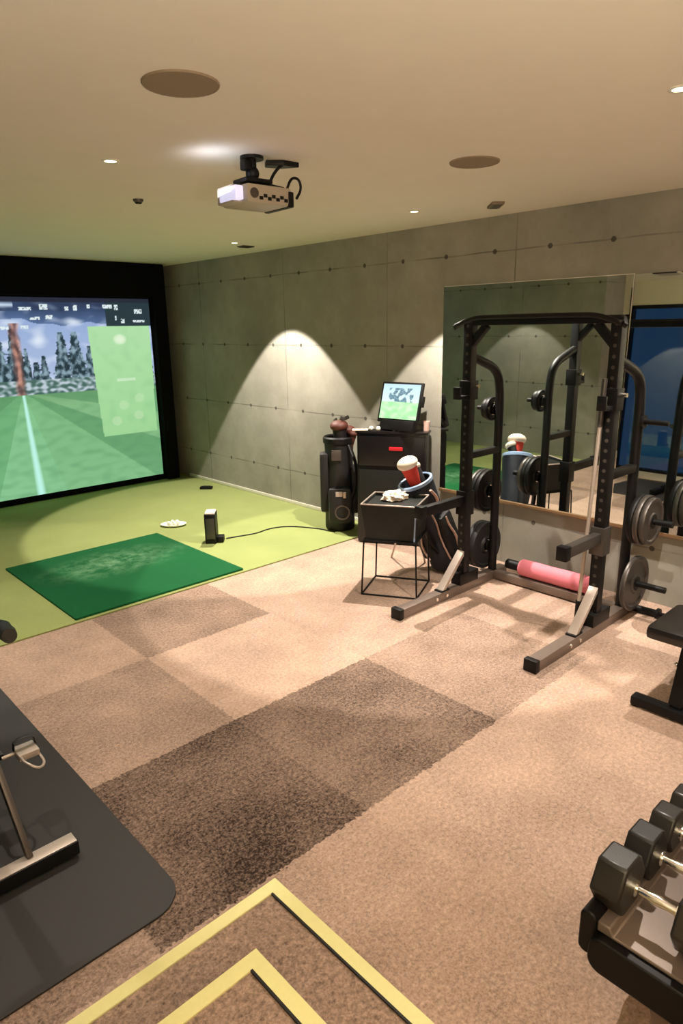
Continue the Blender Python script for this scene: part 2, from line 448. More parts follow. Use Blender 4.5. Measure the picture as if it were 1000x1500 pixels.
loc(MB().bb((XL+.01, SY-.12, .0125), (SX0-.02, SY+.17, H-.005), .01), so).build('side_panel', M['blackcloth'], sc_)
loc(MB().bb((SX0-.02, SY-.12, SZ1+.02), (SX1+.02, SY+.17, H-.005), .01), so).build('top_panel', M['blackcloth'], sc_)
loc(MB().bb((SX0-.02, SY-.03, .0125), (SX1+.02, SY+.17, SZ0-.02), .01), so).build('bottom_panel', M['blackcloth'], sc_)

# ------------------------------------------------------------------ ceiling fittings
def speaker(name, x, y, r, label):
    t = thing(name, label, 'speaker', (x, y, H), 0, 'round ceiling speakers')
    MB().ring([(r-.012, 0), (r, 0), (r, -.003), (r-.003, -.007), (r-.012, -.007)]).build('rim', M['grille'], t)
    MB().ring([(0, -.001), (r-.012, -.001), (r-.012, -.006), (0, -.008)], close=False).build('grille', M['grille'], t)
    return t
speaker('ceiling_speaker', 1.46, 2.36, .138, 'round perforated ceiling speaker nearer the camera, upper left')
speaker('ceiling_speaker', 3.27, 2.40, .135, 'round perforated ceiling speaker above the squat rack side')
SP = []
def downlight(x, y, label, power, ang=80, blend=.12, aim=(0, 0, -1)):
    t = thing('downlight', label, 'downlight', (x, y, H), 0, 'recessed ceiling downlights')
    MB().ring([(.030, 0), (.045, 0), (.045, -.002), (.042, -.004), (.030, -.004)], n=28).build('trim_ring', M['white'], t)
    MB().ring([(0, -.0005), (.030, -.0005), (.030, -.003), (0, -.003)], n=28, close=False).build('lens', M['lampdisc'], t)
    l = bpy.data.lights.new('downlight_beam', 'SPOT'); l.energy = power; l.color = (1., .90, .79)
    l.spot_size = math.radians(ang); l.spot_blend = blend; l.shadow_soft_size = .022
    o = bpy.data.objects.new('downlight_beam', l); COL.objects.link(o); o.parent = t; o.location = (0, 0, -.012)
    return t
PW = 135
downlight(4.24, 6.05, 'downlight over the turf by the right concrete wall', PW*4.6, 80, .08)
downlight(4.24, 3.66, 'downlight near the right wall, just above the screen side of the rack', PW*3.9, 80, .08)
downlight(4.26, 1.25, 'downlight above the bench, outside the picture on the right', PW*1.5)
downlight(1.77, 3.59, 'bright downlight left of the projector', PW)
downlight(2.91, 1.20, 'bright downlight at the right edge of the ceiling view', PW*1.8, 100, .3)
downlight(1.60, 5.45, 'downlight over the left part of the turf', PW*.8, 76)
downlight(.75, 6.05, 'downlight by the left concrete wall', PW*.7)
downlight(.45, 3.60, 'downlight above the exercise bike', PW*.45)

t = thing('smoke_detector', 'tiny dark ceiling sensor between the left downlight and the projector', 'sensor', (2.38, 4.48, H))
MB().ring([(0, 0), (.035, 0), (.033, -.012), (.022, -.022), (0, -.024)], n=24, close=False).build('housing', M['iron'], t)
MB().ring([(.018, -.022), (.024, -.020), (.020, -.027)], n=24).build('collar', M['black'], t)
t = thing('ceiling_vent', 'small dark rectangular ceiling fitting above the lit concrete wall', 'vent', (4.40, 6.10, H))
t.location = (4.50, 6.22, H)
MB().bb((-.07, -.06, -.012), (.07, .06, 0), .004).build('frame', M['iron'], t)
MB().bb((-.055, -.045, -.015), (.055, .045, -.011)).build('slot', M['black'], t)
t = thing('ceiling_vent', 'brown rectangular ceiling fitting over the squat rack, against the right wall', 'vent', (4.47, 3.08, H), math.radians(45))
MB().bb((-.10, -.045, -.018), (.10, .045, 0), .004).build('frame', M['grille'], t)
MB().bb((-.085, -.030, -.021), (.085, .030, -.017)).build('slot', M['iron'], t)

# projector
px, py, pz = 2.30, 3.06, 2.655
t = thing('projector', 'pale grey projector hanging from the ceiling on a black mount, ports facing back', 'projector', (px, py, pz), math.radians(-4))
MB().box((0, 0, .05), (.27, .25, .09), None, .018).build('body', M['projw'], t)
lb = MB().box((-.155, .01, .050), (.06, .16, .085), None, .012).build('lens_housing', M['projw'], t)
MB().box((-.165, -.02, .050), (.048, .16, .066), None, .008).build('lens_glow', M['lens'], t)
MB().cyl((-.095, -.126, .05), (-.095, -.13, .05), .024, n=24).build('vent_ring', M['iron'], t)
pb = MB()
for i in range(7): pb.box((-.055+i*.025, -.126, .030+.012*(i % 2)), (.02, .006, .016))
pb.build('port', M['black'], t)
MB().bb((.11, -.130, .0), (.145, .11, .078), .01).build('rear_cover', M['black'], t)
mb = MB().cyl((-.02, 0, .10), (-.02, 0, H-pz), .022).box((-.02, 0, .125), (.16, .13, .02), None, .005)
mb.cyl((-.02, 0, H-pz-.015), (-.02, 0, H-pz), .06).sph((-.02, 0, .165), .035).box((-.055, 0, .2), (.05, .05, .05), None, .01).beam((0, 0, .12), (.14, -.03, .10), .05, .02)
mb.build('ceiling_mount', M['black'], t)
MB().tube([(.06, -.02, .10), (.08, -.03, .16), (.14, -.02, .22), (.20, 0, H-pz-.01)], .008, smooth=3).build('cable', M['black'], t)
MB().tube([(.15, -.06, .10), (.18, -.06, .16), (.23, -.06, .16), (.245, -.06, .11), (.21, -.06, .06)], .007, smooth=3).build('cable', M['black'], t)
t2 = thing('ceiling_socket', 'flat black cable box on the ceiling beside the projector mount', 'socket', (2.47, 3.05, H), math.radians(-30))
MB().prism([(-.09, -.03), (0, -.045), (.09, 0), (0, .045), (-.09, .03)], -.026, 0).build('plate', M['black'], t2, bevel=.004)
l = bpy.data.lights.new('projector_spill', 'AREA'); l.energy = .45; l.size = .16; l.color = (.78, .82, 1.)
o = bpy.data.objects.new('projector_spill', l); COL.objects.link(o); o.location = (px-.24, py+.04, pz+.09)
o.rotation_euler = (math.radians(180), math.radians(35), 0)

# ------------------------------------------------------------------ mirrors
def mirror(name, y0, y1, label, tilt=0., z0=.56, z1=2.38):
    t = thing(name, label, 'mirror', (XR, (y0+y1)/2, z0), 0, 'wall mirrors')
    a, b = y0-(y0+y1)/2, y1-(y0+y1)/2; hh = z1-z0
    g = MB().bb((-.022, a+.002, .012), (-.014, b-.002, hh)).build('glass', M['mirror'], t)
    g.rotation_euler = (0, tilt, 0)
    if tilt: g.location = (-.032, 0, 0)
    MB().bb((-.036 - (.024 if tilt else 0), a, -.012), (-.001, b, .014), .003).build('bottom_channel', M['railbr'], t)
    if not tilt: MB().bb((-.013, a, .014), (-.001, b, hh+.006)).build('backing_board', M['white'], t)
    return t
mirror('wall_mirror', 2.22, 3.90, 'tall frameless wall mirror behind the squat rack, its left edge by the monitor stand')
mirror('wall_mirror', -.6, 2.215, 'wall mirror at the right edge, reflecting the dark window', math.radians(1.35))

def punched():
    m = mat('black_punched_steel', (11, 9, 9), .5, spec=.3); n = N(m); b = m.node_tree.nodes['Principled BSDF']
    P, x = n.pos()
    g = m.node_tree.nodes.new('ShaderNodeNewGeometry'); sx = m.node_tree.nodes.new('ShaderNodeSeparateXYZ')
    m.node_tree.links.new(g.outputs['True Normal'], sx.inputs[0])
    dz = n.math('MULTIPLY', n.math('SUBTRACT', n.math('FRACT', n.math('DIVIDE', x[2], .065)), .5), .065)
    dy = n.math('MULTIPLY', n.math('SUBTRACT', n.math('FRACT', n.math('DIVIDE', n.math('SUBTRACT', x[1], 1.93-.55), 1.10)), .5), 1.10)
    d = n.math('SQRT', n.math('ADD', n.math('MULTIPLY', dy, dy), n.math('MULTIPLY', dz, dz)))
    h = n.math('MULTIPLY', n.math('LESS_THAN', d, .012), n.math('LESS_THAN', sx.outputs[0], -.9))
    c = n.mix(h, lin((13, 11, 11)), lin((70, 64, 58)))
    m.node_tree.links.new(c, b.inputs['Base Color']); return m
M['upright'] = punched()
# ------------------------------------------------------------------ squat rack
FX, RX, YL, YR, PWD = 4.15, 4.56, 3.03, 1.93, .072
ro = Vector((4.2, 2.48, 0))
rk = thing('squat_rack', 'black half rack with uprights, spotter arms and silver braces in front of the mirror', 'squat rack', ro)
def R(b, name, m, parent=rk, **k): return loc(b, ro).build(name, m, parent, **k)
for y in (YR, YL):
    s = 1 if y == YL else -1
    up = MB().bb((FX-PWD/2, y-PWD/2, .07), (FX+PWD/2, y+PWD/2, 2.07), .006)
    R(up, 'upright', M['upright'])
    # rear upright with bent top joining the front upright
    R(MB().tube([(FX+.03, y, 1.83), (FX+.13, y, 1.80), (RX-.05, y, 1.72), (RX, y, 1.55), (RX, y, 1.3), (RX, y, .08)], .034, n=14, smooth=3), 'rear_upright', M['black'])
    R(MB().bb((FX, y-.028, 1.07), (RX, y+.028, 1.12), .004), 'link_bar', M['black'])
    R(MB().bb((3.37, y-.04, 0.0), (4.72, y+.04, .075), .005), 'base_foot', M['foot'])
    R(MB().bb((3.355, y-.045, -.0), (3.40, y+.045, .082), .006), 'foot_cap', M['black'])
    R(MB().beam((3.87, y, .075), (FX-.02, y, .34), .03, .064, .003, up=(0, 1, 0)).xf(Matrix()), 'brace', M['silver'])
    R(MB().bb((3.84, y-.036, .074), (3.94, y+.036, .086), .002).bb((4.06, y-.045, .07), (4.30, y+.045, .16), .004), 'brace_plate', M['black'])
    for bx_ in (3.90, 3.78): R(MB().cyl((bx_, y-.047, .04), (bx_, y+.047, .04), .013, n=8), 'bolt', M['chrome'])
    # spotter arm
    az = .69 if y == YR else .755
    ax = 3.67 if y == YR else 3.62
    A = R(MB().beam((FX-.02, y, az+.0), (ax, y, az), .055, .07, .004).bb((FX-.05, y-.05, az-.12), (FX+.05, y+.05, az+.07), .005), 'spotter_arm', M['black'] if y == YL else M['iron'])
    R(MB().bb((ax-.03, y-.035, az-.045), (ax+.03, y+.035, az+.045), .004), 'arm_cap', M['black'], A)
    # j hook
    J = R(MB().bb((FX-.05, y-.05, 1.52), (FX+.05, y+.05, 1.66), .005).bb((FX-.14, y-.03, 1.53), (FX-.04, y+.03, 1.555), .004).bb((FX-.15, y-.03, 1.53), (FX-.13, y+.03, 1.62), .004), 'j_hook', M['black'])
    R(MB().cyl((FX, y-.09, 1.62), (FX, y-.05, 1.62), .014), 'pull_pin', M['chrome'], J)
    # plate pegs
    for z in (1.41, .74, .27):
        R(MB().cyl((RX, y, z), (RX, y+s*(.30 if z < 1 else .2), z), .022 if z < 1 else .018, n=16).cyl((RX, y+s*.03, z), (RX, y+s*.045, z), .045), 'plate_peg', M['black'])
    # top gusset
    R(MB().beam((FX, y, 1.90), (FX, y-s*.14, 2.05), .05, .05, .004, up=(1, 0, 0)), 'gusset', M['black'])
    # rear top stub running back
    R(MB().beam((FX-.02, y+s*.03, 2.085), (FX-.10, y+s*.08, 2.035), .03, .03, .006, up=(1, 0, 0)), 'pull_up_hook', M['black'])
R(MB().bb((FX-.03, YR-.02, 2.05), (FX+.03, YL+.02, 2.10), .006), 'top_crossbar', M['black'])
R(MB().tube([(FX-.10, YL+.06, 2.05), (FX-.12, YL-.1, 2.10), (FX-.12, 2.8, 2.105), (FX-.12, YR+.2, 2.105), (FX-.12, YR+.08, 2.10), (FX-.10, YR-.06, 2.05)], .016, smooth=2), 'pull_up_bar', M['black'])
R(MB().bb((RX-.035, YR, 0.012), (RX+.035, YL, .075), .005), 'rear_crossbar', M['foot'])

# plates
def plate(r, th, m1, m2, name, label, loc_, cat='weight plate', rings=True):
    t = thing(name, label, cat, loc_, 0, 'weight plates on the squat rack')
    MB().ring([(.026, -th/2), (r*.33, -th/2), (r*.38, -th*.22), (r*.80, -th*.22), (r*.86, -th/2), (r*.98, -th/2), (r, -th*.35), (r, th*.35), (r*.98, th/2), (r*.86, th/2), (r*.80, th*.22), (r*.38, th*.22), (r*.33, th/2), (.026, th/2)], axis=(0, 1, 0), n=40).build('disc', m1, t)
    MB().ring([(.0235, -th/2-.002), (.05, -th/2-.002), (.05, th/2+.002), (.0235, th/2+.002)], axis=(0, 1, 0), n=28).build('hub', m2, t)
    return t
G = M
plate(.175, .035, G['black'], G['chrome'], 'weight_plate', 'black plate innermost on the middle left peg', (RX, YL+.075, .74))
plate(.175, .035, G['black'], G['chrome'], 'weight_plate', 'black plate in the middle of the middle left peg', (RX, YL+.115, .74))
plate(.165, .03, G['iron'], G['chrome'], 'weight_plate', 'grey rimmed plate outermost on the middle left peg', (RX, YL+.155, .74))
plate(.20, .045, G['rubber'], G['chrome'], 'weight_plate', 'big black plate innermost on the lowest left peg', (RX, YL+.08, .27))
plate(.20, .045, G['rubber'], G['chrome'], 'weight_plate', 'big black plate outermost on the lowest left peg', (RX, YL+.13, .27))
plate(.095, .03, G['black'], G['chrome'], 'weight_plate', 'small black plate inner on the top left peg', (RX, YL+.07, 1.41))
plate(.085, .03, G['black'], G['chrome'], 'weight_plate', 'small black plate outer on the top left peg', (RX, YL+.105, 1.41))
plate(.175, .035, G['black'], G['iron'], 'weight_plate', 'black plate innermost on the middle right peg', (RX, YR-.075, .74))
plate(.175, .035, G['iron'], G['black'], 'weight_plate', 'grey rimmed plate second on the middle right peg', (RX, YR-.115, .74))
plate(.165, .035, G['iron'], G['black'], 'weight_plate', 'grey rimmed plate outermost on the middle right peg', (RX, YR-.155, .74))
plate(.20, .035, G['iron'], G['black'], 'weight_plate', 'large grey plate on the lowest right peg', (RX, YR-.085, .27))

# foam roll
t = thing('foam_roller', 'pink foam roll with black ends resting along the rear base bar of the rack', 'foam roller', (4.60, 2.47, .075+.068))
MB().ring([(.022, -.31), (.060, -.31), (.068, -.30), (.069, -.1), (.067, .05), (.069, .2), (.068, .30), (.060, .31), (.022, .31)], axis=(0, 1, 0), n=36).build('foam', M['pink'], t)
MB().cyl((0, -.36, 0), (0, .42, 0), .021).cyl((0, .315, 0), (0, .44, 0), .04).build('core_bar', M['black'], t)
# upright barbell
t = thing('barbell', 'steel barbell standing upright against the right front post of the rack', 'barbell', (4.10, 1.86, .08))
t.location = (4.06, 1.998, .0)
MB().cyl((0, 0, .24), (.03, -.028, 1.42), .012).build('shaft', M['silver'], t)
MB().cyl((0, 0, .0), (0, 0, .24), .022).build('sleeve', M['black'], t)
MB().cyl((.03, -.028, 1.42), (.036, -.032, 1.72), .017).build('sleeve', M['iron'], t)
# barbell on the floor
t = thing('barbell', 'black bar lying on the carpet along the wall, right of the rack', 'barbell', (4.72, 1.3, .03))
MB().cyl((-.02, .42, 0), (.04, -.9, 0), .015).build('shaft', M['black'], t)
MB().cyl((-.028, .60, 0), (-.02, .42, 0), .026).cyl((-.02, .42, 0), (-.02, .40, 0), .04).build('sleeve', M['black'], t)

# ------------------------------------------------------------------ monitor stand (kiosk)
ang = math.atan2(3.94-4.53, 4.79-4.45)     # local +x runs along the front face, +y is to the back
kx, ky = 4.62, 4.235
t = thing('media_cabinet', 'slim black cabinet carrying the monitor, with a small red label on its front', 'cabinet', (kx, ky, 0), ang)
W2, D_ = .335, .15
MB().bb((-W2, 0, .012), (W2, D_, 1.09), .008).build('body', M['cab'], t)
MB().bb((-W2-.01, -.02, 1.09), (W2+.01, D_+.005, 1.11), .004).build('top_shelf', M['cab'], t)
MB().bb((-W2+.02, -.012, .07), (W2-.02, 0, .74), .004).build('lower_panel', M['cabd'], t)
d = MB().bb((-W2+.02, -.014, .78), (W2-.02, 0, 1.06), .004).build('drawer', M['cab'], t)
MB().bb((-.02, -.018, .93), (.11, -.012, .965), .003).build('red_label', M['red'], d)
t2 = thing('computer_monitor', 'monitor on the black cabinet glowing with a small golf fairway picture', 'monitor', (kx+.03, ky-.02, 1.11), math.radians(-82))
tilt = Matrix.Rotation(math.radians(-16), 4, 'X')
def mon(b): return b.xf(Matrix.Translation((0, .0, .0)) @ tilt)
mon(MB().bb((-.225, 0, .08), (.225, .03, .46), .006)).build('bezel', M['black'], t2)
mon(MB().bb((-.17, -.03, .004), (.20, .06, .10), .01)).build('base', M['black'], t2)
mon(MB().bb((.222, -.01, .24), (.245, .04, .34), .006)).build('side_clip', M['black'], t2)
def small(u, v):
    if v < .5: c = mixc((150, 226, 150), (200, 240, 190), nz(u*6, v*8)+.4)
    else:
        c = mixc((206, 236, 226), (176, 208, 226), (v-.5)*2)
        if .18 < u < .85 and v < .9 and nz(u*9, v*7, 3) > -.06: c = mixc((60, 96, 116), (130, 168, 180), .5+nz(u*25, v*25))
    return c
pp = picture_plane('display', attr_emit('monitor_picture', 1.35), t2, 60, 40, small, (-.205, -.004, .115), (.41, 0, 0), (0, 0, .325))
pp.data.transform(Matrix.Translation((0, .0, .0)) @ tilt)
# clutter on the cabinet
def knit(name, label, loc_, m1, m2, cat='headcover', rot=(0, 0, 0), sc=1.):
    t = thing(name, label, cat, loc_); t.rotation_euler = rot
    MB().ring([(0, .0), (.028*sc, .0), (.034*sc, .05*sc), (.042*sc, .11*sc), (.048*sc, .16*sc)], n=20, close=False).build('sock', m1, t)
    MB().sph((0, 0, .178*sc), .062*sc, (1, 1, .62), 12).build('pompom', m2, t)
    return t
for i, (a, b) in enumerate(((-.20, .02), (-.13, .015))):
    t3 = thing('golf_ball', ['golf ball on the cabinet shelf left of the monitor base', 'golf ball on the cabinet shelf in front of the monitor'][i], 'golf ball', (kx+a*math.cos(ang)-b*math.sin(ang), ky+a*math.sin(ang)+b*math.cos(ang), 1.11))
    MB().sph((0, 0, .022), .0215).build('ball', M['ball'], t3)
c3 = thing('golf_glove', 'crumpled white glove at the front edge of the cabinet top', 'glove', (kx+.10*math.cos(ang)-.015*math.sin(ang), ky+.10*math.sin(ang)+.015*math.cos(ang), 1.11), ang)
MB().box((0, 0, .012), (.09, .04, .024), None, .01).build('palm', M['whitefab'], c3)
MB().tube([(-.04, 0, .012), (-.07, .006, .01), (-.09, 0, .008)], .009, smooth=1).tube([(-.04, .014, .012), (-.075, .02, .01)], .008).build('fingers', M['whitefab'], c3)
c3 = thing('paper_sheet', 'pale sheet lying over the left end of the cabinet top', 'paper', (kx-.30*math.cos(ang)-.05*math.sin(ang), ky-.30*math.sin(ang)+.05*math.cos(ang), 1.111), ang+.2)
MB().bb((-.09, -.05, 0), (.06, .05, .004)).build('sheet', M['whitefab'], c3)
c3 = thing('drinking_cup', 'small pale cup at the right end of the cabinet top', 'cup', (kx+.31*math.cos(ang)-.10*math.sin(ang), ky+.31*math.sin(ang)+.10*math.cos(ang), 1.11), ang)
MB().ring([(0, 0), (.026, 0), (.034, .09), (.031, .09), (.024, .006), (0, .006)], n=24, close=False).build('cup_body', M['bagpink'], c3)

# ------------------------------------------------------------------ tall golf bag by the wall
gb = thing('golf_bag', 'upright black golf bag with pockets and a ring emblem, left of the cabinet', 'golf bag', (4.66, 5.0, .012), math.radians(-42))
MB().ring([(0, 0), (.145, 0), (.155, .02), (.150, .3), (.142, .7), (.150, .92), (.155, .95), (.135, .95), (.13, .80), (0, .80)], n=36, close=False).build('body', M['bagblk'], gb)
MB().ring([(.152, .90), (.162, .91), (.164, .96), (.150, .975), (.135, .96)], n=36).build('collar', M['black'], gb)
MB().box((0, -.15, .28), (.24, .13, .38), None, .05).build('ball_pocket', M['bagblk'], gb)
MB().ring([(.062, 0), (.078, 0), (.078, .006), (.062, .006)], c=(.02, -.218, .22), axis=(0, -1, 0), n=32).build('ring_emblem', M['iron'], gb)
MB().box((-.01, -.215, .41), (.07, .008, .05), None, .003).box((.045, -.215, .40), (.03, .008, .06), None, .003).build('logo_patch', M['silver'], gb)
MB().box((-.155, -.02, .50), (.09, .17, .62), None, .035).build('side_pocket', M['bagblk'], gb)
MB().box((.155, -.02, .42), (.08, .17, .5), None, .035).build('side_pocket', M['bagblk'], gb)
MB().box((-.03, -.153, .80), (.10, .02, .11), None, .008).build('crest', M['iron'], gb)
MB().tube([(.10, -.12, .90), (.17, -.21, .72), (.17, -.22, .5), (.12, -.17, .34)], .022, smooth=2, flat=.4).build('strap', M['black'], gb)
def in_bag(p, rz=math.radians(-42), o=Vector((4.66, 5.0, .012))): return o + Matrix.Rotation(rz, 3, 'Z') @ Vector(p)
for i, (p, m1, m2, sc, lab) in enumerate((
        ((.02, -.05, .82), 'bagblk', 'brown', 1.5, 'dark brown fluffy headcover standing tallest in the upright bag'),
        ((.09, .03, .84), 'bagblk', 'brown', 1.1, 'brown headcover in the middle of the upright bag'),
        ((.115, -.05, .86), 'brown', 'brown', .85, 'small reddish brown headcover at the cabinet side of the upright bag'))):
    knit('club_headcover', lab, in_bag(p), M[m1], M[m2], rot=(.1*i, .08*(i-1), 0), sc=sc)
for i, (a, b, z) in enumerate(((.02, -.09, 1.16), (-.02, .07, 1.12), (.10, .05, 1.15))):
    t = thing('golf_club', ['iron club poking up at the front of the upright bag', 'iron club at the wall side of the upright bag', 'iron club leaning to the cabinet in the upright bag'][i], 'golf club', in_bag((a, b, .81)), i*1.3)
    MB().cyl((0, 0, 0), (0, 0, z-.83), .006).build('shaft', M['silver'], t)
    MB().box((.02, 0, z-.81), (.06, .016, .04), Matrix.Rotation(.4, 4, 'Y'), .006).build('club_head', M['iron'], t)

# ------------------------------------------------------------------ leaning stand bag
A0 = Vector((4.42, 3.41, .11)); A1 = Vector((4.16, 3.55, .82))
ax_ = (A1-A0); Ls = ax_.length
sb = thing('golf_bag', 'leaning black and navy stand bag with pale stripes beside the squat rack', 'golf bag', (4.42, 3.41, 0))
q = ax_.to_track_quat('Z', 'Y').to_matrix().to_4x4()
B0 = Matrix.Translation((0, 0, .11)) @ q
def SB(b): return b.xf(B0)
SB(MB().ring([(0, -.05), (.12, -.05), (.14, -.02), (.138, .2), (.135, .5), (.146, Ls-.05), (.146, Ls), (.125, Ls), (.12, Ls-.12), (0, Ls-.12)], n=32, close=False)).build('body', M['bagnavy'], sb)
SB(MB().ring([(.138, Ls-.03), (.150, Ls-.025), (.151, Ls), (.14, Ls+.008), (.130, Ls)], n=32)).build('collar', M['bluew'], sb)
cz = ax_.normalized(); toc = (Vector((0, 0, 2.05))-A0); toc = (toc-cz*toc.dot(cz)).normalized(); sd = cz.cross(toc)   # sd: one side of the bag
base = A0-Vector((4.42, 3.41, 0))
def on(tt, phi, rr): return base+cz*tt+(toc*math.cos(phi)+sd*math.sin(phi))*rr
def pocket(tt, phi, rr, dims):
    n_ = (toc*math.cos(phi)+sd*math.sin(phi)); x_ = cz.cross(n_)
    return MB().box(on(tt, phi, rr), dims, Matrix((x_, n_, cz)).transposed().to_4x4(), .03)
pocket(.26, .9, .13, (.17, .09, .36)).build('ball_pocket', M['bagblk'], sb)
pocket(.30, -.9, .13, (.15, .08, .42)).build('side_pocket', M['bagblk'], sb)
for sgn in (.9, -.9):
    MB().tube([on(.10, sgn*.9, .178), on(.22, sgn*1.1, .182), on(.34, sgn*.85, .178), on(.42, sgn*.9, .170)], .016, smooth=2, flat=.5).build('stripe', M['bagpink'], sb)
MB().tube([on(.05, .25, .142), on(.25, .12, .142), on(.42, .3, .140), on(.66, -.1, .146)], .018, smooth=2, flat=.4).build('stripe', M['bagpink'], sb)
MB().tube([on(.50, .75, .142), on(.60, .9, .15), on(Ls-.08, .6, .152)], .02, smooth=2, flat=.4).build('stripe', M['bagpink'], sb)
MB().tube([on(.15, -.3, .145), on(.3, -.35, .22), on(.55, -.3, .22), on(.70, -.35, .15)], .02, smooth=2, flat=.4).build('strap', M['black'], sb)
for dx, dy in ((.24, .20), (.35, -.12)):
    MB().cyl(Vector((-.25, .19, .72)), Vector((-.29+dx*.9, .22+dy+.15, .0)), .009).build('stand_leg', M['silver'], sb)
def in_sb(p): return Vector((4.42, 3.41, 0)) + (B0 @ Vector(p))
e_ = q.to_euler()
knit('club_headcover', 'red headcover with a white top in the leaning bag', in_sb((-.02, .0, Ls-.10)), M['redfab'], M['whitefab'], rot=(e_.x, e_.y, e_.z), sc=1.45)
knit('club_headcover', 'white headcover hanging at the left of the red one', in_sb((.0, .065, Ls-.06)), M['bagblk'], M['whitefab'], rot=(e_.x, e_.y-.5, e_.z), sc=.9)

# ------------------------------------------------------------------ wire stool and the black box on it
P0, P1, P2, P3 = Vector((3.52, 3.54, 0)), Vector((3.74, 3.16, 0)), Vector((4.11, 3.34, 0)), Vector((3.89, 3.74, 0))
cs = (P0+P1+P2+P3)/4
stl = thing('wire_stool', 'stool with thin dark wire legs standing left of the rack', 'stool', cs)
zt = Vector((0, 0, .45))
for p in (P0, P1, P2, P3):
    a = p-cs
    MB().cyl(a+Vector((0, 0, .008)), a*.93+zt, .007, n=10).build('leg', M['black'], stl)
for a, b in ((P0, P1), (P1, P2), (P2, P3), (P3, P0)):
    MB().cyl(a-cs+Vector((0, 0, .008)), b-cs+Vector((0, 0, .008)), .007, n=10).build('floor_rail', M['black'], stl)
bb_ = MB(); vs = [(p-cs)*.95 for p in (P0, P1, P2, P3)]
bb_.prism([(v.x, v.y) for v in vs], .445, .46); bb_.build('seat', M['black'], stl, bevel=.003)
# box: tapered, open top with silver rim
bx = thing('storage_box', 'black tapered box with a thin silver rim sitting on the wire stool', 'box', cs+Vector((0, 0, .46)), 0)
def quad(z, k, sh=Vector((0, 0, 0))): return [((p-cs)*k+sh+Vector((0, 0, z))) for p in (P0, P1, P2, P3)]
sh = Vector((.02, .03, 0))
lo, hi = quad(0, .86), quad(.27, .98, sh)
wb = MB()
L_ = [wb.bm.verts.new(v) for v in lo]; H_ = [wb.bm.verts.new(v) for v in hi]
Hi = [wb.bm.verts.new(v) for v in quad(.27, .93, sh)]; Li = [wb.bm.verts.new(v) for v in quad(.248, .925, sh)]
wb.bm.faces.new(L_[::-1])
for i in range(4):
    j = (i+1) % 4
    wb.bm.faces.new([L_[i], L_[j], H_[j], H_[i]]); wb.bm.faces.new([H_[i], H_[j], Hi[j], Hi[i]]); wb.bm.faces.new([Hi[i], Hi[j], Li[j], Li[i]])
wb.bm.faces.new(Li); wb.build('shell', M['cabd'], bx, smooth=False)
rim = MB()
for i in range(4): rim.cyl(hi[i]+Vector((0, 0, .003)), hi[(i+1) % 4]+Vector((0, 0, .003)), .006, n=8)
rim.build('rim', M['silver'], bx)
MB().cyl(lo[1], hi[1], .006, n=8).build('corner_strip', M['bluew'], bx)
# towels and gloves on the box
tw = thing('hand_towel', 'crumpled white towel heaped on the back corner of the black box', 'towel', (cs.x+.10, cs.y+.10, .709))
tb = MB(); r_ = bmesh.ops.create_icosphere(tb.bm, subdivisions=4, radius=1)
for v in r_['verts']:
    n_ = noise.noise(v.co*2.3)*.35+noise.noise(v.co*5)*.15
    v.co = Vector((v.co.x*.11*(1+n_), v.co.y*.085*(1+n_), max(-.018, v.co.z*.045*(1+1.6*n_))+.022))
tb.build('cloth', M['whitefab'], tw)

# ------------------------------------------------------------------ things on the turf
lm = thing('launch_monitor', 'upright black tracking unit with a pale top standing on the turf', 'tracking unit', (3.44, 5.57, .012), math.radians(-40))
MB().bb((-.055, -.09, 0), (.055, .09, .30), .012).build('housing', M['black'], lm)
MB().bb((-.048, -.08, .297), (.048, .08, .312), .006).build('top_cap', M['whitefab'], lm)
MB().bb((.055, -.06, 0), (.12, .05, .06), .01).build('foot', M['black'], lm)
MB().bb((-.04, -.096, .05), (.045, -.088, .26), .003).build('sensor_window', M['iron'], lm)
tag(MB().tube([(3.58, 5.53, .02), (3.72, 5.50, .018), (3.9, 5.45, .018), (4.1, 5.50, .018), (4.3, 5.42, .018), (4.46, 5.12, .018), (4.49, 4.90, .018)], .006, smooth=3, n=8).build('power_cable', M['black']),
    'thin dark cable running across the turf from the tracking unit to the golf bag', 'cable')
wp = thing('ball_tray', 'low oval white tray of golf balls on the turf behind the hitting mat', 'tray', (3.46, 6.36, .012), math.radians(-40))
pts = MB().ring([(0, .0), (.10, 0), (.13, .012), (.138, .022), (.128, .022), (.10, .008), (0, .008)], n=36, close=False)
pts.xf(Matrix.Diagonal((1, .75, 1, 1))).build('dish', M['ball'], wp)
k = 0
for i, (a, b) in enumerate(((-.05, 0), (0, .01), (.05, -.01), (-.025, -.04), (.025, -.05), (-.02, .045), (.03, .05))):
    v = Vector((3.46, 6.36, .020)) + Matrix.Rotation(math.radians(-40), 3, 'Z') @ Vector((a, b, 0))
    g_ = thing('golf_ball', 'white golf ball heaped in the oval tray on the turf', 'golf ball', v, 0, 'golf balls in the tray')
    MB().sph((0, 0, .0215), .0213, n=10).build('ball', M['ball'], g_)
fb = thing('floor_socket', 'small flat black box on the turf at the foot of the concrete wall', 'socket', (4.66, 7.6, .012), math.radians(-45))
MB().box((0, 0, .015), (.16, .09, .03), None, .006).build('cover', M['black'], fb)
MB().box((0, 0, .033), (.10, .05, .008), None, .002).build('lid', M['rubber'], fb)

